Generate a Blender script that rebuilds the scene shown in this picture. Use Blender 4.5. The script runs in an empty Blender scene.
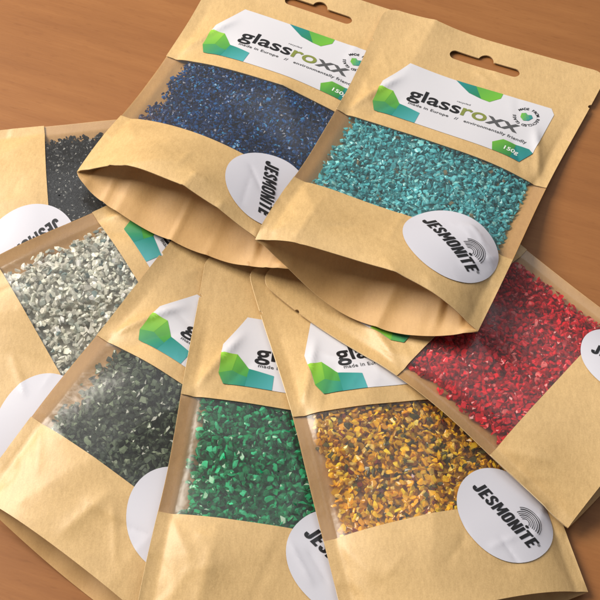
import bpy, bmesh, math, random
import numpy as np
from mathutils import Vector, Matrix

# ------------------------------------------------------------------ camera
SC = bpy.context.scene
CAM_F, CAM_PITCH, CAM_DIST, CAM_ROLL = 1.90, math.radians(62.0), 0.61, math.radians(5.0)
#GEOM-BEGIN
def cam_basis():
    fwd = np.array([0, math.cos(CAM_PITCH), -math.sin(CAM_PITCH)])
    r = np.array([1.0, 0, 0]); u = np.cross(r, fwd)
    c, s = math.cos(CAM_ROLL), math.sin(CAM_ROLL)
    return -fwd * CAM_DIST, c * r + s * u, -s * r + c * u, fwd
#GEOM-END
loc, rt, up, fw = cam_basis()
cd = bpy.data.cameras.new('camera'); cam = bpy.data.objects.new('camera', cd)
SC.collection.objects.link(cam); SC.camera = cam
m = Matrix.Identity(4)
for i in range(3):
    m[i][0], m[i][1], m[i][2], m[i][3] = rt[i], up[i], -fw[i], loc[i]
cam.matrix_world = m
cd.sensor_width = 36; cd.lens = 36 * CAM_F; cd.clip_start = 0.01; cd.clip_end = 50

# ------------------------------------------------------------------ light
w = bpy.data.worlds.new("World"); SC.world = w; w.use_nodes = True
bg = w.node_tree.nodes['Background']; bg.inputs[0].default_value = (0.93, 0.96, 1.0, 1); bg.inputs[1].default_value = 0.2
def area(name, pos, target, size, energy, color):
    l = bpy.data.lights.new(name, 'AREA'); l.shape = 'RECTANGLE'; l.size, l.size_y = size; l.energy = energy; l.color = color
    o = bpy.data.objects.new(name, l); SC.collection.objects.link(o); o.location = pos
    o.rotation_euler = (Vector(target) - Vector(pos)).to_track_quat('-Z', 'Y').to_euler()
    return o
area('window_light', (-1.25, 0.45, 1.25), (0, 0, 0), (0.95, 0.95), 57, (1.0, 0.93, 0.82))
area('veil_softbox', (0.2, 1.2, 2.3), (0, 0, 0), (2.6, 1.8), 18, (0.95, 0.97, 1.0))  # added softbox out of view, gives the pouch film its reflected veil
SC.view_settings.view_transform = 'Standard'; SC.view_settings.look = 'None'
SC.view_settings.exposure = 0.06; SC.view_settings.gamma = 1
SC.cycles.max_bounces = 8; SC.cycles.transparent_max_bounces = 24
SC.cycles.caustics_reflective = False; SC.cycles.caustics_refractive = False

# ------------------------------------------------------------------ pouch geometry (numpy)
#GEOM-BEGIN
PW, PH = 0.130, 0.204          # flat pouch size
V1, V2 = 0.452, 0.750          # window band
NU, NV = 100, 150
U, V = np.meshgrid(np.linspace(0, 1, NU), np.linspace(0, 1, NV), indexing='ij')
CELL, X0, Y0, GN = 0.0016, -0.30, -0.30, 375
TOP = np.zeros((GN, GN))

def smooth(x, a, b):
    t = np.clip((x - a) / (b - a), 0, 1); return t * t * (3 - 2 * t)
def hm_sample(P):
    fx = np.clip((P[..., 0] - X0) / CELL, 0, GN - 2); fy = np.clip((P[..., 1] - Y0) / CELL, 0, GN - 2)
    i = fx.astype(int); j = fy.astype(int); a = fx - i; b = fy - j
    return ((1-a)*(1-b)*TOP[i, j] + a*(1-b)*TOP[i+1, j] + (1-a)*b*TOP[i, j+1] + a*b*TOP[i+1, j+1])
def grid_interp(G, u, v):
    fu = np.clip(u, 0, 1) * (NU - 1); fv = np.clip(v, 0, 1) * (NV - 1)
    i = np.minimum(fu.astype(int), NU - 2); j = np.minimum(fv.astype(int), NV - 2)
    a = (fu - i)[..., None]; b = (fv - j)[..., None]
    return (1-a)*(1-b)*G[i, j] + a*(1-b)*G[i+1, j] + (1-a)*b*G[i, j+1] + a*b*G[i+1, j+1]
def lap_avg(b):
    p = np.pad(b, 1, mode='edge')
    return (p[2:, 1:-1] + p[:-2, 1:-1] + p[1:-1, 2:] + p[1:-1, :-2]) * 0.25
def blur(b, n):
    for _ in range(n): b = 0.5 * b + 0.5 * lap_avg(b)
    return b

def crease(u0, v0, u1, v1, h, wd):
    # a folded ridge in the paper from (u0,v0) to (u1,v1)
    ax, ay = u0 * PW, v0 * PH; bx, by = u1 * PW, v1 * PH
    px, py = U * PW, V * PH
    dx, dy = bx - ax, by - ay; L = math.hypot(dx, dy)
    t = ((px - ax) * dx + (py - ay) * dy) / L / L
    d = ((px - ax) * dy - (py - ay) * dx) / L
    fall = smooth(t, -0.15, 0.25) * (1 - smooth(t, 0.7, 1.1))
    return h * fall * np.exp(-np.abs(d) / wd)

def pouch_geom(s):
    """s: spec dict. Drapes the pouch on what is already in TOP and raises TOP."""
    global TOP
    rng = np.random.RandomState(s['seed'])
    c = [np.array(q) for q in s['xy']]                     # TL TR BR BL
    XY = ((1-U)*(1-V))[..., None]*c[0] + (U*(1-V))[..., None]*c[1] + (U*V)[..., None]*c[2] + ((1-U)*V)[..., None]*c[3]
    ex = (c[1]+c[2]-c[0]-c[3]) / 2; ex /= np.linalg.norm(ex)
    ey = (c[3]+c[2]-c[0]-c[1]) / 2; ey /= np.linalg.norm(ey)   # towards the bottom
    # filled middle pulls the side seals in, a little unevenly
    pull = 0.0016 * np.sin(np.pi * np.clip(V, 0, 1)) ** 1.5 * (1 + 0.6 * np.sin(5 * V + s['seed']))
    XY = XY + (pull * (1 - 2 * U))[..., None] * ex
    sk = s.get('skew', 1.0)
    m = np.sin(np.pi * U ** sk) ** s.get('mpow', 0.8)
    wv = smooth(V, 0.62, 1.02) * 1.0 ; wv = wv / wv.max()
    mb = np.sin(np.pi * U ** s.get('skewb', sk)) ** s.get('mpow', 0.8)
    dback = s['db'] * mb * wv ** 1.3; dfront = -s['df'] * m * wv ** 1.6
    XYb = XY + dback[..., None] * ey; XYf = XY + dfront[..., None] * ey
    # back panel: drape
    S = hm_sample(XYb) + 0.0010
    b = np.maximum(blur(S.copy(), 8), S)
    g = 0.0000026
    for k in range(1100):
        b = np.maximum(S, lap_avg(b) - g)
    b = np.maximum(blur(b, 16), S)
    # thickness
    e = 0.055
    uu = np.clip((U - e) / (1 - 2 * e), 0, 1)
    au = np.clip(1 - np.abs(2 * uu - 1) ** 2.4, 0, 1) ** 0.72
    bv = smooth(V, 0.10, V1 + 0.10) ** 1.0
    T = s['t'] * au * bv * (1 + 0.05 * np.sin(7 * U + s['seed']) * np.sin(6 * V + 1))
    T = T * (1 - 0.25 * smooth(V, 0.78, 1.0)) + 0.0006
    edge = (1 - au) ** 1.5 * smooth(V, 0.25, 0.6)
    hb = s.get('edge', 0.33) * s['t']
    b = b + edge * hb + s.get('lift', 0) * smooth(V, 0.45, 1.0)*(1-0.7*m)
    side = np.minimum(U, 1 - U) * PW
    b = b + 0.0016 * np.exp(-side / 0.007) * (0.75 + 0.5 * np.sin(4.3 * V + s['seed'])) + 0.0012 * np.exp(-V * PH / 0.012)     # stiff seals curl up a little
    # paper undulation shared by both sheets
    und = np.zeros_like(U)
    for k in range(9):
        a1, a2, ph = rng.uniform(-9, 9), rng.uniform(-12, 12), rng.uniform(0, 6.28)
        und += np.sin(a1 * U + a2 * V + ph) * 0.00016
    b = b + und * 0.6
    F = b + T
    F = F + s['hf'] * m * wv
    cr = np.zeros_like(U)
    # darts where the flat header turns into the filled body
    cr += crease(0.04, V1 - 0.01, 0.20, V1 - 0.22, 0.0026, 0.0024) - crease(0.13, V1 - 0.005, 0.26, V1 - 0.14, 0.0011, 0.0035)
    cr += crease(0.96, V1 - 0.01, 0.83, V1 - 0.19, 0.0023, 0.0024) - crease(0.88, V1 - 0.005, 0.76, V1 - 0.13, 0.0010, 0.0035)
    cr += crease(0.05, V2 + 0.01, 0.17, V2 + 0.13, 0.0009, 0.003)
    cr += crease(0.95, V2 + 0.01, 0.82, V2 + 0.12, 0.0009, 0.003)
    for q in s.get('creases', []): cr += crease(*q)
    for uc in (0.0, 1.0):      # pressed half-rounds where the gusset is punched and sealed to itself
        dd_ = np.hypot((U - uc) * PW, (V - 0.915) * PH)
        cr += -0.0005 * (1 - smooth(dd_, 0.0115, 0.0135))
    for k in range(11):
        u0, v0 = rng.uniform(.1, .9), rng.choice([rng.uniform(.04, .4), rng.uniform(.78, .98)])
        an = rng.uniform(0, 6.28); L = rng.uniform(.06, .24)
        cr += crease(u0, v0, u0 + L * math.cos(an), v0 + L * math.sin(an), rng.uniform(-.0007, .0008), .0014)
    cr += -0.00032 * np.exp(-((side - 0.0066) / 0.0009) ** 2) * (0.7 + 0.3 * np.sin(30 * V))      # pressed line of the side seal
    F = F + cr * smooth(V, 0.02, 0.1) + und * 0.4
    F = np.maximum(F, b + 0.0005)
    Fr = np.concatenate([XYf, F[..., None]], -1)
    Bk = np.concatenate([XYb, b[..., None]], -1)
    # shared seals
    n = np.zeros_like(Fr)
    du = np.gradient(Fr, axis=0); dv = np.gradient(Fr, axis=1)
    n = np.cross(dv, du); n /= np.linalg.norm(n, axis=-1, keepdims=True)
    # raise the height map
    for A in (Fr, Bk):
        uu2, vv2 = np.meshgrid(np.linspace(0, 1, 200), np.linspace(0, 1, 300), indexing='ij')
        P = grid_interp(A, uu2, vv2)
        i = np.clip(((P[..., 0] - X0) / CELL).round().astype(int), 0, GN - 1)
        j = np.clip(((P[..., 1] - Y0) / CELL).round().astype(int), 0, GN - 1)
        np.maximum.at(TOP, (i, j), P[..., 2])
    return dict(F=Fr, B=Bk, N=n, T=T, spec=s)
#GEOM-END

#SPEC-BEGIN
POUCHES = [
 dict(name='black', seed=3, t=.013, hf=.004, df=.002, db=.000),
 dict(name='white', seed=5, t=.014, hf=.003, df=.002, db=.000),
 dict(name='grey',  seed=8, t=.015, hf=.009, df=.003, db=.003, creases=[(.42,.80,.36,.98,.0012,.004),(.36,.86,.52,.84,.0007,.002)]),
 dict(name='green', seed=11, t=.0145, hf=.006, df=.002, db=.002, creases=[(.22,.78,.20,1.0,.0016,.006)]),
 dict(name='yellow', seed=14, t=.013, edge=.2, hf=.012, df=.005, db=.002),
 dict(name='red',   seed=17, t=.014, edge=.12, hf=.008, df=.002, db=.002),
 dict(name='blue',  seed=21, t=.015, hf=.016, df=.007, db=.011, mpow=.85, skew=.8, lift=.006),
 dict(name='teal',  seed=25, t=.015, hf=.018, df=.008, db=.0105, mpow=.95, skewb=1.7, skew=.95, lift=.006),
]
XY = {'black': [(-0.01957, 0.12932), (0.0135, 0.01141), (-0.17005, -0.03986), (-0.1984, 0.08268)], 'white': [(-0.04773, 0.08575), (0.03101, -0.01159), (-0.12308, -0.13432), (-0.19812, -0.03081)], 'grey': [(-0.06458, 0.02974), (0.05819, -0.02408), (-0.03256, -0.19506), (-0.14472, -0.12679)], 'green': [(-0.0511, 0.01456), (0.07701, 0.01731), (0.07082, -0.18364), (-0.06034, -0.17918)], 'yellow': [(-0.02932, 0.00864), (0.08789, 0.03675), (0.14742, -0.14454), (0.03668, -0.18577)], 'red': [(-0.02229, 0.00117), (0.05251, 0.10278), (0.20849, -0.02916), (0.13763, -0.11592)], 'blue': [(-0.06597, 0.23802), (0.06882, 0.19815), (-0.00604, 0.00294), (-0.1244, 0.04986)], 'teal': [(0.03691, 0.20557), (0.17279, 0.17026), (0.08922, -0.02787), (-0.02509, 0.00663)]}
STICK = {'black': (0.667, 0.812), 'white': (0.737, 0.852), 'grey': (0.667, 0.758), 'green': (0.677, 0.812), 'yellow': (0.747, 0.785), 'red': (0.798, 0.859), 'blue': (0.758, 0.826), 'teal': (0.737, 0.805)}
#SPEC-END

# ------------------------------------------------------------------ materials
def new_mat(name):
    mt = bpy.data.materials.new(name); mt.use_nodes = True
    nt = mt.node_tree; p = nt.nodes['Principled BSDF']
    return mt, nt, p
def N(nt, t, **kw):
    n = nt.nodes.new(t)
    for k, v in kw.items():
        if k in n.inputs.keys() if isinstance(k, str) else False: n.inputs[k].default_value = v
        else: setattr(n, k, v)
    return n
def ramp(nt, stops):
    r = nt.nodes.new('ShaderNodeValToRGB'); el = r.color_ramp.elements
    while len(el) < len(stops): el.new(0.5)
    for e, (p, c) in zip(el, stops): e.position = p; e.color = (*c, 1)
    return r
def noise(nt, vec, scale, detail=4, rough=0.5):
    n = nt.nodes.new('ShaderNodeTexNoise'); n.inputs['Scale'].default_value = scale
    n.inputs['Detail'].default_value = detail; n.inputs['Roughness'].default_value = rough
    nt.links.new(vec, n.inputs['Vector']); return n
def simple(name, col, rough=0.5, spec=0.5):
    mt, nt, p = new_mat(name); p.inputs['Base Color'].default_value = (*col, 1)
    p.inputs['Roughness'].default_value = rough; p.inputs['Specular IOR Level'].default_value = spec
    return mt

def kraft_mat(name, c0, c1, rough=0.46):
    mt, nt, p = new_mat(name); L = nt.links
    tc = nt.nodes.new('ShaderNodeTexCoord'); ob = tc.outputs['Object']
    n1 = noise(nt, ob, 42, 5, 0.6); n2 = noise(nt, ob, 1500, 3, 0.6)
    mp = nt.nodes.new('ShaderNodeMapping'); mp.inputs['Scale'].default_value = (700, 220, 400); mp.inputs['Rotation'].default_value = (0, 0, 0.6)
    L.new(ob, mp.inputs[0]); n3 = noise(nt, mp.outputs[0], 1, 3, 0.7)
    a = nt.nodes.new('ShaderNodeMath'); a.operation = 'MULTIPLY'; a.inputs[1].default_value = 0.32; L.new(n1.outputs['Fac'], a.inputs[0])
    b = nt.nodes.new('ShaderNodeMath'); b.operation = 'MULTIPLY_ADD'; b.inputs[1].default_value = 0.34; L.new(n2.outputs['Fac'], b.inputs[0]); L.new(a.outputs[0], b.inputs[2])
    c = nt.nodes.new('ShaderNodeMath'); c.operation = 'MULTIPLY_ADD'; c.inputs[1].default_value = 0.34; L.new(n3.outputs['Fac'], c.inputs[0]); L.new(b.outputs[0], c.inputs[2])
    r = ramp(nt, [(0.34, c0), (0.66, c1)]); L.new(c.outputs[0], r.inputs[0]); L.new(r.outputs[0], p.inputs['Base Color'])
    p.inputs['Roughness'].default_value = rough; p.inputs['Specular IOR Level'].default_value = 0.55
    bm = nt.nodes.new('ShaderNodeBump'); bm.inputs['Strength'].default_value = 0.4; bm.inputs['Distance'].default_value = 0.0005
    n4 = noise(nt, ob, 75, 6, 0.6); s = nt.nodes.new('ShaderNodeMath'); s.operation = 'MULTIPLY_ADD'; s.inputs[1].default_value = 0.16
    L.new(n2.outputs['Fac'], s.inputs[0]); L.new(n4.outputs['Fac'], s.inputs[2]); L.new(s.outputs[0], bm.inputs['Height'])
    L.new(bm.outputs[0], p.inputs['Normal'])
    return mt
KRAFT = kraft_mat('kraft_paper', (0.44, 0.285, 0.12), (0.64, 0.43, 0.195))
KRAFT_IN = kraft_mat('kraft_paper_inside', (0.46, 0.265, 0.10), (0.56, 0.34, 0.135), 0.6)

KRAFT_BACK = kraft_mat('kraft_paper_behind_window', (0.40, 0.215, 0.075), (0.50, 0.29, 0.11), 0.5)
KRAFT_CUT = simple('kraft_cut_edge', (0.72, 0.55, 0.33), 0.6)

def film_mat():
    mt, nt, p = new_mat('clear_window_film'); L = nt.links; nt.nodes.remove(p)
    out = nt.nodes['Material Output']
    tr = nt.nodes.new('ShaderNodeBsdfTransparent'); tr.inputs[0].default_value = (0.96, 0.95, 0.93, 1)
    gl = nt.nodes.new('ShaderNodeBsdfGlossy'); gl.inputs['Roughness'].default_value = 0.25
    df = nt.nodes.new('ShaderNodeBsdfDiffuse'); df.inputs[0].default_value = (0.85, 0.85, 0.85, 1)
    tc = nt.nodes.new('ShaderNodeTexCoord'); n = noise(nt, tc.outputs['Object'], 260, 1.5, 0.5)
    bm = nt.nodes.new('ShaderNodeBump'); bm.inputs['Strength'].default_value = 0.4; bm.inputs['Distance'].default_value = 0.0004
    L.new(n.outputs['Fac'], bm.inputs['Height']); L.new(bm.outputs[0], gl.inputs['Normal'])
    lw = nt.nodes.new('ShaderNodeLayerWeight'); lw.inputs['Blend'].default_value = 0.5      # facing: the same from both sides of a thin film
    pw = nt.nodes.new('ShaderNodeMath'); pw.operation = 'POWER'; pw.inputs[1].default_value = 3.5; L.new(lw.outputs['Facing'], pw.inputs[0])
    fr = nt.nodes.new('ShaderNodeMath'); fr.operation = 'MULTIPLY_ADD'; fr.inputs[1].default_value = 0.6; fr.inputs[2].default_value = 0.04; L.new(pw.outputs[0], fr.inputs[0])
    m1 = nt.nodes.new('ShaderNodeMixShader'); m1.inputs[0].default_value = 0.03; L.new(tr.outputs[0], m1.inputs[1]); L.new(df.outputs[0], m1.inputs[2])
    m2 = nt.nodes.new('ShaderNodeMixShader'); L.new(fr.outputs[0], m2.inputs[0]); L.new(m1.outputs[0], m2.inputs[1]); L.new(gl.outputs[0], m2.inputs[2])
    L.new(m2.outputs[0], out.inputs[0]); return mt
FILM = film_mat()

def granule_mat(name, rough):
    mt, nt, p = new_mat(name); L = nt.links
    at = nt.nodes.new('ShaderNodeAttribute'); at.attribute_name = 'chip_color'
    L.new(at.outputs['Color'], p.inputs['Base Color'])
    p.inputs['Roughness'].default_value = rough; p.inputs['Specular IOR Level'].default_value = 0.5
    # coloured glass: part of the light goes straight through, tinted, so chips glow and overlap
    gm = nt.nodes.new('ShaderNodeGamma'); gm.inputs['Gamma'].default_value = 0.42; L.new(at.outputs['Color'], gm.inputs[0])
    tr = nt.nodes.new('ShaderNodeBsdfTransparent'); L.new(gm.outputs[0], tr.inputs[0])
    mx = nt.nodes.new('ShaderNodeMixShader'); mx.inputs[0].default_value = 0.42
    L.new(p.outputs[0], mx.inputs[1]); L.new(tr.outputs[0], mx.inputs[2]); L.new(mx.outputs[0], nt.nodes['Material Output'].inputs[0])
    return mt
GRAN = granule_mat('tumbled_glass', 0.09)
GRAN_DARK = granule_mat('dark_tumbled_glass', 0.24)
WHITE = simple('white_label_paper', (0.57, 0.56, 0.60), 0.38)
STK = simple('white_sticker_vinyl', (0.57, 0.56, 0.62), 0.3)
INK = simple('black_ink', (0.012, 0.012, 0.014), 0.4)
OLIVE = simple('olive_ink', (0.19, 0.22, 0.05), 0.4)
GREY_INK = simple('grey_ink', (0.08, 0.08, 0.085), 0.4)
PRINTW = simple('white_ink', (0.75, 0.78, 0.75), 0.4)

def print_mat():
    mt, nt, p = new_mat('printed_green_and_teal')
    at = nt.nodes.new('ShaderNodeAttribute'); at.attribute_name = 'ink'
    nt.links.new(at.outputs['Color'], p.inputs['Base Color']); p.inputs['Roughness'].default_value = 0.38
    return mt
PRINT = print_mat()

def wood_mat():
    mt, nt, p = new_mat('reddish_wood'); L = nt.links
    tc = nt.nodes.new('ShaderNodeTexCoord')
    mp = nt.nodes.new('ShaderNodeMapping'); mp.inputs['Rotation'].default_value = (0, 0, math.radians(13)); L.new(tc.outputs['Object'], mp.inputs[0])
    def stretched(sx, sy):
        q = nt.nodes.new('ShaderNodeMapping'); q.inputs['Scale'].default_value = (sx, sy, 1); L.new(mp.outputs[0], q.inputs[0]); return q.outputs[0]
    big = noise(nt, stretched(3, 16), 1, 3, 0.5); band = noise(nt, stretched(9, 110), 1, 5, 0.6)
    fine = noise(nt, stretched(60, 900), 1, 3, 0.65); fleck = noise(nt, stretched(130, 420), 1, 2, 0.5)
    mth = nt.nodes.new('ShaderNodeMath'); mth.operation = 'MULTIPLY_ADD'; mth.inputs[1].default_value = 0.45; L.new(big.outputs['Fac'], mth.inputs[0])
    m2 = nt.nodes.new('ShaderNodeMath'); m2.operation = 'MULTIPLY'; m2.inputs[1].default_value = 0.38; L.new(band.outputs['Fac'], m2.inputs[0]); L.new(m2.outputs[0], mth.inputs[2])
    m3 = nt.nodes.new('ShaderNodeMath'); m3.operation = 'MULTIPLY_ADD'; m3.inputs[1].default_value = 0.17; L.new(fine.outputs['Fac'], m3.inputs[0]); L.new(mth.outputs[0], m3.inputs[2])
    r = ramp(nt, [(0.32, (0.21, 0.078, 0.022)), (0.5, (0.265, 0.105, 0.031)), (0.68, (0.325, 0.138, 0.043))]); L.new(m3.outputs[0], r.inputs[0])
    r2 = ramp(nt, [(0.60, (1, 1, 1)), (0.72, (0.72, 0.66, 0.6))]); L.new(fleck.outputs['Fac'], r2.inputs[0])
    mx = nt.nodes.new('ShaderNodeMix'); mx.data_type = 'RGBA'; mx.blend_type = 'MULTIPLY'; mx.inputs[0].default_value = 0.3
    L.new(r.outputs[0], mx.inputs[6]); L.new(r2.outputs[0], mx.inputs[7]); L.new(mx.outputs[2], p.inputs['Base Color'])
    p.inputs['Roughness'].default_value = 0.5; p.inputs['Specular IOR Level'].default_value = 0.25
    bm = nt.nodes.new('ShaderNodeBump'); bm.inputs['Strength'].default_value = 0.15; bm.inputs['Distance'].default_value = 0.0005
    L.new(fine.outputs['Fac'], bm.inputs['Height']); L.new(bm.outputs[0], p.inputs['Normal'])
    return mt

# ------------------------------------------------------------------ table
def link(o, parent=None):
    SC.collection.objects.link(o)
    if parent is not None: o.parent = parent
    return o
bm = bmesh.new(); bmesh.ops.create_cube(bm, size=1)
for v in bm.verts: v.co = Vector((v.co.x * 2.4, v.co.y * 1.8, v.co.z * 0.03 - 0.015))
bmesh.ops.bevel(bm, geom=bm.edges[:], offset=0.004, segments=2, affect='EDGES')
me = bpy.data.meshes.new('table_top'); bm.to_mesh(me); bm.free(); me.materials.append(wood_mat())
tb = link(bpy.data.objects.new('table_top', me)); tb['kind'] = 'structure'; tb['label'] = 'reddish brown wooden table top with fine grain'

# ------------------------------------------------------------------ flat outlines laid on the pouch surface
W_, H_ = PW * 1000, PH * 1000      # millimetres
def arc(cx, cy, r, a0, a1, n):
    return [(cx + r * math.cos(math.radians(a0 + (a1 - a0) * i / n)), cy + r * math.sin(math.radians(a0 + (a1 - a0) * i / n))) for i in range(n + 1)]

def fill_2d(loops):
    """filled 2-D outline (even-odd holes) as a bmesh, units mm"""
    cu = bpy.data.curves.new('outline', 'CURVE'); cu.dimensions = '2D'; cu.fill_mode = 'BOTH'
    for lp in loops:
        sp = cu.splines.new('POLY'); sp.points.add(len(lp) - 1)
        for q, (x, y) in zip(sp.points, lp): q.co = (x, y, 0, 1)
        sp.use_cyclic_u = True
    ob = bpy.data.objects.new('outline', cu)
    me = bpy.data.meshes.new_from_object(ob); b = bmesh.new(); b.from_mesh(me)
    bpy.data.objects.remove(ob); bpy.data.curves.remove(cu); bpy.data.meshes.remove(me)
    bmesh.ops.remove_doubles(b, verts=b.verts, dist=1e-4); return b

def text_2d(body, size, sx=1.0, bold=0.0, shear=0.0, space=1.0, align='CENTER'):
    cu = bpy.data.curves.new('text', 'FONT'); cu.body = body; cu.size = size; cu.offset = bold; cu.shear = shear
    cu.space_character = space; cu.align_x = align; cu.align_y = 'CENTER'; cu.resolution_u = 6
    ob = bpy.data.objects.new('text', cu)
    me = bpy.data.meshes.new_from_object(ob); b = bmesh.new(); b.from_mesh(me)
    bpy.data.objects.remove(ob); bpy.data.curves.remove(cu); bpy.data.meshes.remove(me)
    for v in b.verts: v.co = Vector((v.co.x * sx, v.co.y, 0))
    return b

def place(b, x, y, ang=0.0, s=1.0):
    """text/artwork (y up) -> pouch millimetres (y down)"""
    c, sn = math.cos(ang), math.sin(ang)
    for v in b.verts:
        px, py = v.co.x * s, -v.co.y * s
        v.co = Vector((x + c * px - sn * py, y + sn * px + c * py, 0))
    return b

def slice_grid(b, step):
    for ax in (0, 1):
        if not b.verts: return b
        lo = min(v.co[ax] for v in b.verts); hi = max(v.co[ax] for v in b.verts)
        k = math.floor(lo / step) + 1
        no = (1, 0, 0) if ax == 0 else (0, 1, 0)
        while k * step < hi - 1e-4:
            co = (k * step, 0, 0) if ax == 0 else (0, k * step, 0)
            bmesh.ops.bisect_plane(b, geom=b.verts[:] + b.edges[:] + b.faces[:], dist=1e-5, plane_co=co, plane_no=no)
            k += 1
    return b

def to_surface(b, G, side='F', off=0.0, step=1.5):
    slice_grid(b, step)
    xy = np.array([v.co[:2] for v in b.verts])
    u, v = xy[:, 0] / W_, xy[:, 1] / H_
    P = grid_interp(G[side], u, v) + grid_interp(G['N'], u, v) * off
    for vt, q in zip(b.verts, P): vt.co = Vector(q)
    return b

def finish(name, b, mat, parent, flip=False, thick=0.0, smooth_=True, origin=None):
    o3 = Vector(origin) if origin is not None else Vector((0, 0, 0))
    for v in b.verts: v.co -= o3
    b.normal_update()
    if thick:
        for e_ in b.edges:
            if e_.is_boundary: e_.smooth = False
    up_ = sum(f.normal.z * f.calc_area() for f in b.faces)
    if (up_ < 0) != flip:
        bmesh.ops.reverse_faces(b, faces=b.faces[:])
    me = bpy.data.meshes.new(name); b.to_mesh(me); b.free()
    if smooth_:
        me.polygons.foreach_set('use_smooth', [True] * len(me.polygons))
    me.materials.append(mat)
    o = link(bpy.data.objects.new(name, me), parent)
    if thick:
        md = o.modifiers.new('thickness', 'SOLIDIFY'); md.thickness = thick; md.offset = -1
        md.use_even_offset = False
        if mat in (KRAFT, KRAFT_BACK): me.materials.append(KRAFT_CUT); md.material_offset_rim = 1
    return o

def pouch_outline(y0, y1):
    """outline of the pouch between two heights (mm), rounded top corners, tear notches at the sides"""
    R, ny, nr = 8.0, 27.0, 1.3
    left, right = [], []
    if y0 <= 0:
        left += [(R - R * math.sin(math.radians(a)), R - R * math.cos(math.radians(a))) for a in range(0, 91, 15)]
        right += [(W_ - x, y) for x, y in left]
        left += [(nr * math.cos(math.radians(a)), ny + nr * math.sin(math.radians(a))) for a in range(-90, 91, 30)]
        right += [(W_ - nr * math.cos(math.radians(a)), ny + nr * math.sin(math.radians(a))) for a in range(-90, 91, 30)]
    else:
        left += [(0, y0)]; right += [(W_, y0)]
    left += [(0, y1)]; right += [(W_, y1)]
    return left + right[::-1]

def hang_hole():
    """European hang slot: a lying slot with a round bump in its top edge"""
    cx, cy, hl, r, br = W_ / 2, 17.5, 17.5, 3.1, 4.4
    pts = arc(cx + hl, cy, r, -90, 90, 10) + arc(cx - hl, cy, r, 90, 270, 10)
    bump = arc(cx, cy - r + 0.6, br, 188, 352, 12)
    bump = [(cx - br - 1.3, cy - r)] + bump + [(cx + br + 1.3, cy - r)]
    return pts + bump

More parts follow.
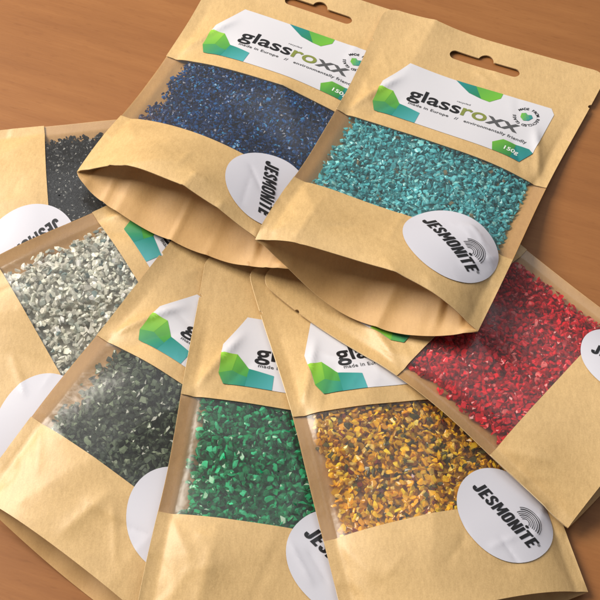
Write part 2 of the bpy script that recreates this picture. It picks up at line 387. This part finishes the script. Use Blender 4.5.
# ------------------------------------------------------------------ printed artwork
def colored(b, cols_fn):
    lay = b.loops.layers.float_color.new('ink')
    for f in b.faces:
        for l in f.loops: l[lay] = (*cols_fn(l.vert.co.x, l.vert.co.y), 1)
    return b
def mixc(a, b, t): t = min(1, max(0, t)); return tuple(p + (q - p) * t for p, q in zip(a, b))
G1, G2, G3 = (0.15, 0.42, 0.035), (0.02, 0.19, 0.06), (0.012, 0.20, 0.24)
LX0, LY0, LX1, LY1 = 16.5, 36.0, 114.0, 82.5       # label rectangle, mm
def brand_label(G, root):
    lab = [(LX0 + 10, LY0), (LX1 - 3, LY0), (LX1, LY0 + 4), (LX1, LY1 - 9), (LX1 - 5, LY1), (LX0 + 3, LY1), (LX0, LY1 - 7), (LX0, LY0 + 21)]
    o = finish('brand_label', to_surface(fill_2d([lab]), G, off=0.00035), WHITE, root)
    # faceted green and teal shapes
    shapes = [
        ([(LX0, LY1 - 19), (LX0 + 8, LY1 - 20), (LX0 + 15, LY1 - 12), (LX0 + 14, LY1), (LX0 + 3, LY1), (LX0, LY1 - 6)], (LX0, LY1 - 18, LX0 + 13, LY1), G1, G2),
        ([(LX0, LY1 - 19), (LX0 + 8, LY1 - 20), (LX0 + 6.5, LY1 - 9), (LX0, LY1 - 6)], (LX0, LY1 - 18, LX0 + 6, LY1 - 6), mixc(G1, (0.35, 0.62, 0.06), .6), mixc(G1, G2, .4)),
        ([(LX0 + 6.5, LY1 - 9), (LX0 + 14.5, LY1 - 6), (LX0 + 14, LY1), (LX0 + 3, LY1), (LX0, LY1 - 6)], (LX0, LY1 - 8, LX0 + 14, LY1), mixc(G1, G2, .55), mixc(G2, G3, .6)),
        ([(LX0 + 15, LY1 - 12), (LX0 + 28, LY1 - 9.5), (LX0 + 28, LY1), (LX0 + 14, LY1)], (LX0 + 14, LY1 - 10, LX0 + 28, LY1), mixc(G2, G3, .5), mixc(G3, (0.1, 0.4, 0.42), .7)),
        ([(LX0 + 38, LY0), (LX0 + 50, LY0), (LX0 + 56, LY0 + 9), (LX0 + 48, LY0 + 7)], (LX0 + 38, LY0, LX0 + 56, LY0 + 9), G3, G2),
        ([(LX0 + 50, LY0), (LX0 + 66, LY0), (LX0 + 66, LY0 + 4), (LX0 + 61, LY0 + 9.5), (LX0 + 56, LY0 + 9)], (LX0 + 50, LY0, LX0 + 66, LY0 + 9), mixc(G1, G2, .5), G1),
        ([(LX1 - 24, LY1 - 6), (LX1 - 19, LY1 - 11), (LX1 - 11, LY1 - 11), (LX1 - 11, LY1), (LX1 - 22, LY1)], (LX1 - 24, LY1 - 11, LX1 - 11, LY1), G1, G2),
        ([(LX1 - 11, LY1 - 11), (LX1 - 3, LY1 - 11), (LX1, LY1 - 9), (LX1 - 5, LY1), (LX1 - 11, LY1)], (LX1 - 11, LY1 - 11, LX1, LY1), mixc(G2, G3, .5), G3),
    ]
    for kk, (pts, (ax, ay, bx, by), ca, cb) in enumerate(shapes):
        b = slice_grid(fill_2d([pts]), 2.0)
        L2 = (bx - ax) ** 2 + (by - ay) ** 2
        colored(b, lambda x, y: mixc(ca, cb, ((x - ax) * (bx - ax) + (y - ay) * (by - ay)) / L2))
        finish('green_facet', to_surface(b, G, off=0.00050 + (0.00004 if kk in (1, 2) else 0)), PRINT, o)
    yb = LY0 + 23; x0 = LX0 + 17
    for body, col, dx, sx in (('glass', INK, 0, 1.22), ('ro', OLIVE, 0, 1.22), ('xx', GREY_INK, 0, 1.3)):
        b = text_2d(body, 14.0, sx, 0.22, 0, 1.0, 'LEFT')
        lo = min(q.co.x for q in b.verts)
        for q in b.verts: q.co.x -= lo
        x1 = x0 + max(q.co.x for q in b.verts); place(b, x0, yb); x0 = x1 + (0.9 if body == 'glass' else 0.1)
        finish('brand_lettering', to_surface(b, G, off=0.00055, step=1.5), col, o, smooth_=True)
    b = place(text_2d('made in Europe   //   environmentally friendly', 3.1, 1.18, 0.03, 0, 1.06, 'LEFT'), LX0 + 19, yb + 8.6)
    finish('tagline_lettering', to_surface(b, G, off=0.00055, step=1.5), GREY_INK, o)
    b = place(text_2d('recycled', 2.0, 1.15, 0.0, 0, 1.05, 'LEFT'), LX0 + 44, yb - 6.2)
    finish('tagline_lettering', to_surface(b, G, off=0.00055, step=1.5), GREY_INK, o)
    # round mark: words in a ring about a faceted chip
    cx, cy, rr = LX1 - 13.5, LY0 + 12.5, 6.6
    ring = bmesh.new()
    word = 'MADE FROM RECYCLED GLASS ~ '
    for i, ch in enumerate(word):
        if ch in ' ~': continue
        a = 2 * math.pi * i / len(word) - math.pi * 0.78
        t = text_2d(ch, 2.5, 1.0, 0.05)
        place(t, cx + rr * math.cos(a), cy + rr * math.sin(a), a + math.pi / 2)
        mtmp = bpy.data.meshes.new('t'); t.to_mesh(mtmp); t.free(); ring.from_mesh(mtmp); bpy.data.meshes.remove(mtmp)
    finish('ring_lettering', to_surface(ring, G, off=0.00055), INK, o)
    chip = [(cx - 3.4, cy - 2.0), (cx - 1.2, cy - 3.2), (cx + 0.2, cy - 2.0), (cx + 2.2, cy - 2.8), (cx + 3.7, cy - 0.8), (cx + 2.2, cy + 2.2), (cx - 0.6, cy + 3.3), (cx - 3.0, cy + 1.2)]
    b = slice_grid(fill_2d([chip]), 1.0); colored(b, lambda x, y: mixc(G3, G1, (cx + 3 - x) / 6 + 0.2 * math.sin(3 * x + 2 * y)))
    finish('chip_emblem', to_surface(b, G, off=0.00058), PRINT, o)
    b = place(text_2d('150g', 4.0, 1.25, 0.08), LX1 - 12.5, LY1 - 5.2)
    finish('weight_lettering', to_surface(b, G, off=0.00060), PRINTW, o)
    return o

def stroke(pts, wd):
    """outline polygon of a polyline drawn with a pen of the given width"""
    P = [np.array(p, float) for p in pts]; Lf, Rt = [], []
    for i, p in enumerate(P):
        d0 = (p - P[i-1]) if i else (P[1] - p); d1 = (P[i+1] - p) if i < len(P) - 1 else d0
        d0 = d0 / np.linalg.norm(d0); d1 = d1 / np.linalg.norm(d1)
        n0 = np.array([-d0[1], d0[0]]); n1 = np.array([-d1[1], d1[0]]); n = n0 + n1; n /= np.linalg.norm(n)
        k = wd / 2 / max(0.5, n @ n0); Lf.append(tuple(p + n * k)); Rt.append(tuple(p - n * k))
    return Lf + Rt[::-1]
def condensed_word(width, height):
    """the sticker's word in heavy condensed slanted capitals; letters drawn on a 10-unit tall grid"""
    w = 2.0; h = 10.0
    def rr(x0, y0, x1, y1, r):
        return arc(x1-r, y1-r, r, 0, 90, 6) + arc(x0+r, y1-r, r, 90, 180, 6) + arc(x0+r, y0+r, r, 180, 270, 6) + arc(x1-r, y0+r, r, 270, 360, 6)
    E_ = [(0,0),(4,0),(4,1.8),(w,1.8),(w,4.1),(3.6,4.1),(3.6,5.9),(w,5.9),(w,8.2),(4,8.2),(4,10),(0,10)]
    J_ = stroke([(3.2,10),(3.2,2.6)] + [(2.0+1.2*math.cos(math.radians(a)), 2.3+1.35*math.sin(math.radians(a))) for a in range(-15,-171,-31)] + [(0.75,3.4)], 1.95)
    S_ = stroke([(4.0,7.0)] + [(2.5+1.5*math.cos(math.radians(a)), 7.45+1.6*math.sin(math.radians(a))) for a in range(20,201,30)] + [(1.35,6.0),(2.5,5.0),(3.7,4.0)] + [(2.5+1.5*math.cos(math.radians(a)), 2.55-1.6*math.sin(math.radians(a))) for a in range(-10,171,30)] + [(1.0,3.1)], 1.8)
    M_ = [(0,0),(1.8,0),(1.8,6.2),(2.75,2.2),(3.85,2.2),(4.8,6.2),(4.8,0),(6.6,0),(6.6,10),(4.6,10),(3.3,5.0),(2.0,10),(0,10)]
    N_ = [(0,0),(1.8,0),(1.8,5.6),(3.2,0),(5.0,0),(5.0,10),(3.2,10),(3.2,4.6),(1.8,10),(0,10)]
    I_ = [(0,0),(w,0),(w,9.0),(0,9.0)]
    T_ = [(1.4,0),(3.4,0),(3.4,8.2),(4.8,8.2),(4.8,10),(0,10),(0,8.2),(1.4,8.2)]
    seq = [([J_],4.4),([E_],4.0),([S_],5.0),([M_],6.6),([rr(0,0,5,10,2.3), rr(1.9,1.8,3.1,8.2,.6)],5.0),([N_],5.0),([I_, arc(1.0,11.2,1.15,0,340,17)],2.0),([T_],4.8),([E_],4.0)]
    out = bmesh.new(); x = 0
    for loops, adv in seq:
        t = fill_2d([[(px + x, py) for px, py in lp] for lp in loops])
        mtmp = bpy.data.meshes.new('t'); t.to_mesh(mtmp); t.free(); out.from_mesh(mtmp); bpy.data.meshes.remove(mtmp)
        x += adv + 0.75
    x -= 0.75
    for q in out.verts: q.co = Vector(((q.co.x - x / 2) * width / x + (q.co.y - 5) * 0.16 * height / 10, (q.co.y - 5) * height / 10, 0))
    return out

def round_sticker(G, root, u, v, ang, sb=24.0):
    cx, cy, R = u * W_, v * H_, 24.5
    o = finish('round_sticker', to_surface(place(fill_2d([[(27.5 * math.copysign(abs(math.cos(q)) ** .94, math.cos(q)), (sb + 0.9 * math.cos(q)) * math.copysign(abs(math.sin(q)) ** .94, math.sin(q))) for q in [2 * math.pi * k / 72 for k in range(72)]]]), cx, cy, ang), G, off=0.00060), STK, root)
    c, sn = math.cos(ang), math.sin(ang)
    b = place(condensed_word(42.5, 7.6), cx, cy, ang)
    finish('name_lettering', to_surface(b, G, off=0.00085, step=1.5), INK, o)
    # rainbow of thin arcs springing from the lettering
    ar = bmesh.new()
    ox, oy = 9.5, 5.6
    for k, (r0, wdt) in enumerate(((2.2, .35), (3.3, .3), (4.4, .4), (5.5, .3), (6.6, .35), (7.7, .5), (8.9, .3))):
        a0, a1 = (8, 172) if k < 5 else (8, 150)
        outer = arc(ox, oy, r0 + wdt, a0, a1, 26); inner = arc(ox, oy, r0, a0, a1, 26)[::-1]
        t = place(fill_2d([outer + inner]), cx, cy, ang)
        mtmp = bpy.data.meshes.new('t'); t.to_mesh(mtmp); t.free(); ar.from_mesh(mtmp); bpy.data.meshes.remove(mtmp)
    t = place(text_2d('\u00ae', 2.2, 1, 0.02), cx + c * 22.6 + sn * 2.2, cy + sn * 22.6 - c * 2.2, ang)
    mtmp = bpy.data.meshes.new('t'); t.to_mesh(mtmp); t.free(); ar.from_mesh(mtmp); bpy.data.meshes.remove(mtmp)
    finish('rainbow_emblem', to_surface(ar, G, off=0.00085, step=1.5), INK, o)
    return o

# ------------------------------------------------------------------ tumbled glass chips
def chip_protos(rng, n=14):
    out = []
    for _ in range(n):
        b = bmesh.new()
        k = rng.randint(11, 16)
        for _i in range(k):
            d = rng.normal(size=3); d /= np.linalg.norm(d); d *= rng.uniform(0.82, 1.0)
            b.verts.new(d * np.array([1.0, rng.uniform(.55, .85), rng.uniform(.26, .42)]))
        bmesh.ops.convex_hull(b, input=b.verts[:])
        loose = [v for v in b.verts if not v.link_faces]
        bmesh.ops.delete(b, geom=loose, context='VERTS')
        bmesh.ops.triangulate(b, faces=b.faces[:])
        b.verts.index_update()
        out.append((np.array([v.co[:] for v in b.verts]), np.array([[v.index for v in f.verts] for f in b.faces])))
        b.free()
    return out

def granules(G, root, pal, size, seed, umin, umax, label):
    rng = np.random.RandomState(seed + 100); protos = chip_protos(rng)
    VV, FF, CC = [], [], []; nv = 0
    size = size * 1.34; sp = size * 1.27
    y0, y1 = V1 * H_ - 5, V2 * H_ + 5
    pts = []
    for lay, dep in enumerate((1.15, 2.2, 3.3)):
        xs = np.arange(4, W_ - 3, sp); ys = np.arange(y0, y1, sp)
        for ix in xs:
            for iy in ys:
                pts.append((ix + rng.uniform(-.55, .55) * sp, iy + rng.uniform(-.55, .55) * sp, dep * size / 1.9 + rng.uniform(-.25, .35)))
    pts = np.array(pts); u, v = pts[:, 0] / W_, pts[:, 1] / H_
    P = grid_interp(G['F'], u, v); Nn = grid_interp(G['N'], u, v); T = grid_interp(G['T'][..., None], u, v)[:, 0] * 1000
    wob = 0.018 * np.sin(v * 40 + seed) + 0.014 * np.sin(v * 95 + seed * 2) + rng.uniform(-.012, .012, len(u))
    ok = (T > pts[:, 2] * 0.8 + 1.1) & (u > umin + wob) & (u < umax + wob * .7)
    pal_c = np.array([c for c, _ in pal]); pal_w = np.array([w_ for _, w_ in pal]); pal_w = pal_w / pal_w.sum()
    # slow drift in the mix of colours plus chip-to-chip change
    for p, nn, d, good in zip(P, Nn, pts[:, 2], ok):
        if not good: continue
        vs, fs = protos[rng.randint(len(protos))]
        s = size * rng.uniform(0.55, 1.2) * 0.001
        q = rng.normal(size=4); q[1:3] *= 0.34; q /= np.linalg.norm(q)     # mostly lying flat
        w_, x, y, z = q
        Rm = np.array([[1-2*(y*y+z*z), 2*(x*y-z*w_), 2*(x*z+y*w_)], [2*(x*y+z*w_), 1-2*(x*x+z*z), 2*(y*z-x*w_)], [2*(x*z-y*w_), 2*(y*z+x*w_), 1-2*(x*x+y*y)]])
        tx = np.cross([0, 1, 0], nn); tx /= np.linalg.norm(tx); ty = np.cross(nn, tx)
        B = np.stack([tx, ty, nn], 1)
        dd = max(d, s * 1000 * 0.62 + 0.5)
        VV.append((vs * s) @ Rm.T @ B.T + p - nn * dd * 0.001); FF.append(fs + nv); nv += len(vs)
        c = pal_c[rng.choice(len(pal_c), p=pal_w)] * rng.uniform(0.72, 1.28)
        CC.append(np.tile(np.append(np.clip(c, 0, 1), 1), (len(vs), 1)))
    VV = np.concatenate(VV); FF = np.concatenate(FF); CC = np.concatenate(CC)
    # solid heart of the heap, so nothing shows between the chips
    me = bpy.data.meshes.new('glass_granules')
    us = np.linspace(umin + 0.03, umax - 0.045, 40); vs_ = np.linspace(V1 - 0.02, V2 + 0.02, 24)
    uu, vv = np.meshgrid(us, vs_, indexing='ij')
    Tm = np.clip(grid_interp(G['T'][..., None], uu, vv)[..., 0] - 0.0008, 0.0002, 0.0042 * size / 1.9)
    core = (grid_interp(G['F'], uu, vv) - grid_interp(G['N'], uu, vv) * Tm[..., None]).reshape(-1, 3)
    idx = lambda i, j: i * 24 + j + nv
    cf = [(idx(i, j), idx(i+1, j), idx(i+1, j+1)) for i in range(39) for j in range(23)] + [(idx(i, j), idx(i+1, j+1), idx(i, j+1)) for i in range(39) for j in range(23)]
    base = (pal_c * pal_w[:, None]).sum(0) * 0.9
    VV = np.concatenate([VV, core]); FF = np.concatenate([FF, np.array(cf)]); CC = np.concatenate([CC, np.tile(np.append(base, 1), (len(core), 1))])
    me.from_pydata(VV.tolist(), [], FF.tolist())
    a = me.color_attributes.new('chip_color', 'FLOAT_COLOR', 'POINT'); a.data.foreach_set('color', CC.ravel())
    me.materials.append(GRAN_DARK if size < 1.9 and pal_c.max() < 0.1 or seed == 21 else GRAN)
    o = link(bpy.data.objects.new('glass_granules', me), root); o['kind'] = 'stuff'; o['label'] = label
    return o

# ------------------------------------------------------------------ pouches
INFO = {
 'black': dict(label='kraft pouch of black glass chips, farthest left, lying sideways under the white-chip pouch', gl='black glass chips', rot=0, size=1.3, um=(.06, .93),
    pal=[((.016, .018, .022), 5), ((.026, .029, .034), 3), ((.009, .010, .012), 3)]),
 'white': dict(label='kraft pouch of milky white glass chips at the left edge, between black and grey-green ones', gl='milky white glass chips', rot=0, size=1.9, um=(.07, .965),
    pal=[((.84, .83, .74), 6), ((.74, .75, .67), 4), ((.52, .56, .51), 2), ((.92, .90, .82), 4), ((.24, .32, .32), .6)]),
 'grey': dict(label='kraft pouch of dark grey-green glass chips at lower left beside the emerald one', gl='dark grey-green glass chips', rot=0, size=2.0, um=(.08, .96),
    pal=[((.11, .145, .095), 5), ((.18, .23, .15), 3), ((.055, .075, .05), 4), ((.32, .38, .27), .9)]),
 'green': dict(label='kraft pouch of emerald green glass chips, bottom centre, overlapped by the yellow-chip pouch', gl='emerald green glass chips', rot=0, size=1.9, um=(.07, .96),
    pal=[((.004, .28, .10), 5), ((.010, .42, .17), 3), ((.002, .15, .055), 3), ((.05, .65, .32), .9)]),
 'yellow': dict(label='kraft pouch of amber yellow glass chips at bottom right with white round sticker', gl='amber yellow glass chips', rot=0, size=1.95, um=(.062, .965),
    pal=[((.92, .50, .008), 6), ((.98, .64, .03), 4), ((.72, .34, .006), 3), ((.95, .68, .17), 1.5), ((.12, .10, .03), 1.4), ((.25, .045, .02), .5)]),
 'red': dict(label='kraft pouch of bright red glass chips at the right edge, over the yellow-chip pouch', gl='bright red glass chips', rot=0, size=1.75, um=(.065, .95),
    pal=[((.75, .004, .018), 6), ((.92, .02, .045), 3), ((.48, .003, .012), 4), ((.90, .20, .20), .6)]),
 'blue': dict(label='open-bottomed kraft pouch of deep blue glass chips, upper left, half under the turquoise one', gl='deep blue glass chips', rot=0, size=1.35, um=(.088, .96),
    pal=[((.004, .05, .20), 6), ((.008, .11, .36), 4), ((.002, .022, .10), 4), ((.04, .30, .62), .9)]),
 'teal': dict(label='open-bottomed kraft pouch of turquoise glass chips lying on top of the whole fan', gl='turquoise glass chips', rot=0, size=1.65, um=(.065, .965),
    pal=[((.11, .54, .60), 6), ((.20, .68, .74), 4), ((.06, .37, .42), 3), ((.36, .78, .78), 1.5), ((.22, .19, .12), .25)]),
}
ROT = dict(black=58, white=60, grey=62, green=38, yellow=63, red=70, blue=72, teal=34)
SB = dict(teal=26, yellow=25)
def gusset(G, root):
    nu, ns = 90, 22
    u = np.linspace(0.0, 1.0, nu)
    Fp = grid_interp(G['F'], u, np.ones(nu)); Bp = grid_interp(G['B'], u, np.ones(nu))
    Fi = grid_interp(G['F'], u, np.full(nu, .93)); Bi = grid_interp(G['B'], u, np.full(nu, .93))
    m_ = np.sin(np.pi * u)[:, None] ** 0.7
    din = ((Fi + Bi) / 2 - (Fp + Bp) / 2); din[:, 2] *= 0.3; din /= np.linalg.norm(din, axis=1, keepdims=True) + 1e-9
    gap = np.linalg.norm(Fp - Bp, axis=1, keepdims=True)
    b = bmesh.new(); rows = []
    for k in range(ns + 1):
        s = k / ns
        h = (4 * s * (1 - s)) ** 0.75
        # front sheet falls away quickly, then a long slope comes back up to the bottom edge
        t = s ** 1.25
        pos = Fp * (1 - t) + Bp * t + din * h * m_ * (0.017 + 0.35 * gap) + np.array([0, 0, -0.0006]) * (1 - s)
        inward = (h * m_ * (0.017 + 0.35 * gap))[:, 0]
        vin = 1 - inward / PH * 1.05
        fz = grid_interp(G['F'], u, vin)[:, 2] - 0.0012 - 0.004 * min(1, s * 4)
        bz = grid_interp(G['B'], u, vin)[:, 2] + 0.0008
        cr_ = 0.0011 * np.sin(u * 38 + 5 * s) * h * m_[:, 0] + 0.0022 * np.exp(-((u - 0.72 - 0.12 * s) / 0.025) ** 2) * h - 0.0018 * np.exp(-((u - 0.80 - 0.05 * s) / 0.02) ** 2) * h
        pos[:, 2] = np.maximum(np.minimum(pos[:, 2] + cr_, np.maximum(fz, bz)), bz) if 0 < k < ns else pos[:, 2]
        rows.append([b.verts.new(q) for q in pos])
    for r0, r1 in zip(rows[:-1], rows[1:]):
        for i in range(nu - 1): b.faces.new((r0[i], r0[i+1], r1[i+1], r1[i]))
    return finish('gusset', b, KRAFT_IN, root)

for s in POUCHES:
    n = s['name']; inf = INFO[n]; s['xy'] = XY[n]
    G = pouch_geom(s)
    cx_, cy_ = np.mean(np.array(s['xy']), 0)
    root = link(bpy.data.objects.new('kraft_pouch', None)); root.empty_display_size = 0.02
    root['label'] = inf['label']; root['category'] = 'pouch'; root['group'] = 'stand-up kraft pouches of glass chips fanned on the table'
    base = float(G['B'][..., 2].min())
    off = np.array([cx_, cy_, base]); root.location = off
    for k in 'FB': G[k] = G[k] - off
    hole = hang_hole()
    finish('back_panel', to_surface(fill_2d([pouch_outline(0, H_), hole]), G, 'B'), KRAFT_BACK, root, thick=0.0002)
    # window edges bow a little
    def bow(y, amt): return [(W_ * k / 16, y + amt * math.sin(math.pi * k / 16)) for k in range(17)]
    yw1, yw2 = V1 * H_, V2 * H_
    top_out = pouch_outline(0, yw1)
    finish('header_panel', to_surface(fill_2d([top_out, hole]), G, off=0.0001), KRAFT, root, thick=0.00035)
    finish('window_film', to_surface(fill_2d([[(0.4, yw1 - 3), (W_ - .4, yw1 - 3), (W_ - .4, yw2 + 3), (0.4, yw2 + 3)]]), G, off=-0.0004), FILM, root)
    finish('base_panel', to_surface(fill_2d([[(0, yw2), (W_, yw2), (W_, H_), (0, H_)]]), G, off=0.0001), KRAFT, root, thick=0.00035)
    gusset(G, root)
    brand_label(G, root)
    su, sv = STICK[n]
    round_sticker(G, root, su, sv, math.radians(ROT.get(n, 30)), SB.get(n, 24.0))
    granules(G, root, inf['pal'], inf['size'], s['seed'], inf['um'][0], inf['um'][1], inf['gl'])
